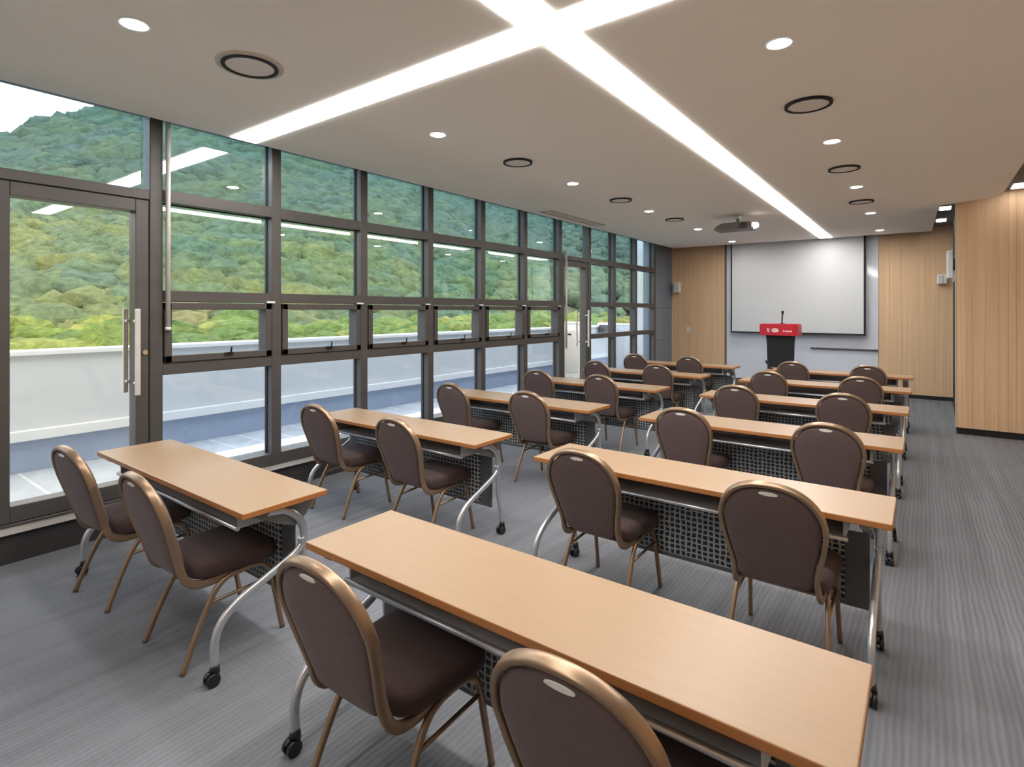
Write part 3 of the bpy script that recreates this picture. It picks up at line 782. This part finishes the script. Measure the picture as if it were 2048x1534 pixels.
# hill: ground sheet + crowns
RY = [-60, -20, 0, 8, 11.8, 14.2, 18, 25, 36, 41, 48, 56, 62, 72, 100, 160]
RZ = [8, 11, 13, 14.5, 15.6, 17.6, 19.6, 22.4, 22, 19.9, 19.3, 19.6, 21.5, 26, 34, 40]
def hill_z(x, y):
    """height of the ground at distance |x|"""
    t = np.clip((-x-11)/49, 0, 1.25); rz = np.interp(y, RY, RZ)
    und = .35*np.sin(x*.31+y*.17)+.3*np.sin(y*.41-x*.2)
    return -1.2+(rz+.4)*t**.92+und*np.clip(t*3, 0, 1)
b = B(); rows = []
for x in np.linspace(-8, -66, 30):
    rows.append([(x, y, float(hill_z(np.array(x), np.array(y)))-.4) for y in np.linspace(-60, 160, 90)])
V, f = b.grid(rows); bmesh.ops.recalc_face_normals(b.bm, faces=f); struct(b.build('hillside', M['soil']))

def ico(sub):
    bm = bmesh.new(); bmesh.ops.create_icosphere(bm, subdivisions=sub, radius=1.)
    v = np.array([x.co[:] for x in bm.verts]); f = np.array([[q.index for q in p.verts] for p in bm.faces]); bm.free(); return v, f
def crowns(name, centres, radii, kinds, material, sub=3):
    base, faces = ico(sub); nv = len(base); VV, FF, KK = [], [], []
    variants = []
    for s in range(8):
        ph = rng.uniform(0, 6.28, 9); fr = rng.normal(0, 3.2, (9, 3))
        d = sum(.075*np.sin(base@fr[i]*(1+.25*i)+ph[i]) for i in range(9)); variants.append(base*(1+d)[:, None])
    for i, (c, r, k) in enumerate(zip(centres, radii, kinds)):
        a = rng.uniform(0, 6.28); ca, sa = math.cos(a), math.sin(a)
        v = variants[i % 8]@np.array([[ca, sa, 0], [-sa, ca, 0], [0, 0, 1]])
        VV.append(v*r+c); FF.append(faces+i*nv); KK.append(np.full(nv, k))
    VV, FF, KK = np.concatenate(VV), np.concatenate(FF), np.concatenate(KK)
    me = bpy.data.meshes.new(name)
    me.vertices.add(len(VV)); me.vertices.foreach_set('co', VV.astype(np.float32).ravel())
    me.loops.add(FF.size); me.loops.foreach_set('vertex_index', FF.astype(np.int32).ravel())
    me.polygons.add(len(FF)); me.polygons.foreach_set('loop_start', np.arange(0, FF.size, 3, dtype=np.int32))
    me.polygons.foreach_set('use_smooth', np.ones(len(FF), dtype=bool))
    at = me.attributes.new('kind', 'FLOAT', 'POINT'); at.data.foreach_set('value', KK.astype(np.float32))
    me.materials.append(material); me.update(); me.validate()
    o = bpy.data.objects.new(name, me); COL.objects.link(o); return o
nb = 16000
xs = -12-48*rng.uniform(0, 1, nb)**.9; ys = rng.uniform(-12, 118, nb)
ys = np.where(rng.uniform(0, 1, nb) < .6, -xs*rng.uniform(-.05, 1.5, nb), ys)
rr = rng.uniform(.26, .62, nb)*(1+(-xs-12)/40)
cz = hill_z(xs, ys)+rr*.25
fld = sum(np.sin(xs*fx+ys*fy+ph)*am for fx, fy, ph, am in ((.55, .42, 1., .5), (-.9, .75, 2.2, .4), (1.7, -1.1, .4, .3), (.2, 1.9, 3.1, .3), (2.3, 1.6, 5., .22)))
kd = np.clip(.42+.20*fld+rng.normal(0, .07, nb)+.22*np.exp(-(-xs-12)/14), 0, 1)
far = np.clip((ys-30)/40, 0, 1); kd = kd*(1-.45*far)*(1-.35*np.clip((ys-6)/24, 0, 1))*(1-.3*np.clip((-xs-18)/30, 0, 1))  # uphill and distant crowns shifted toward the painted haze colours
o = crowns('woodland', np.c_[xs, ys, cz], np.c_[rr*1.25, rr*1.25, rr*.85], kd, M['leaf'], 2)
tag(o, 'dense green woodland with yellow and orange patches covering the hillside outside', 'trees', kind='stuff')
nb = 520
xs = rng.uniform(-11.5, -8.4, nb); ys = rng.uniform(-3, 22, nb); rr = rng.uniform(.22, .42, nb)
cz = .78+(-xs-8.4)*.13+rng.uniform(-.2, .12, nb)
o = crowns('shrubbery', np.c_[xs, ys, cz], np.c_[rr*1.3, rr*1.5, rr*.9], np.clip(rng.beta(2, 2.5, nb)+np.where(rng.uniform(0, 1, nb) < .06, .6, 0), 0, 1), M['shrub'], 2)
tag(o, 'bright yellow-green shrubs growing along the top of the terrace parapet', 'shrubs', kind='stuff')

# ------------------------------------------------------------------ sky, exposure
w = bpy.data.worlds.new('overcast'); sc.world = w; w.use_nodes = True
nt = w.node_tree; nt.nodes.clear(); L = nt.links.new
out = N(nt, 'ShaderNodeOutputWorld'); bg = N(nt, 'ShaderNodeBackground', Strength=1.9)
tc = N(nt, 'ShaderNodeTexCoord'); nz = N(nt, 'ShaderNodeTexNoise', Scale=2.2, Detail=4.)
rp = ramp(nt, [(.3, (.90, .94, 1.0)), (.7, (1., 1., 1.))])
L(tc.outputs['Generated'], nz.inputs['Vector']); L(nz.outputs['Fac'], rp.inputs[0]); L(rp.outputs[0], bg.inputs[0]); L(bg.outputs[0], out.inputs[0])

sc.view_settings.view_transform = 'Standard'; sc.view_settings.look = 'None'
sc.view_settings.gamma = 1.0; sc.view_settings.use_curve_mapping = False
sc.view_settings.exposure = 1.16
sc.cycles.use_denoising = True
sc.cycles.max_bounces = 8; sc.cycles.diffuse_bounces = 5; sc.cycles.glossy_bounces = 4; sc.cycles.transparent_max_bounces = 12
sc.cycles.sample_clamp_indirect = 6.0
sc.cycles.caustics_reflective = False; sc.cycles.caustics_refractive = False
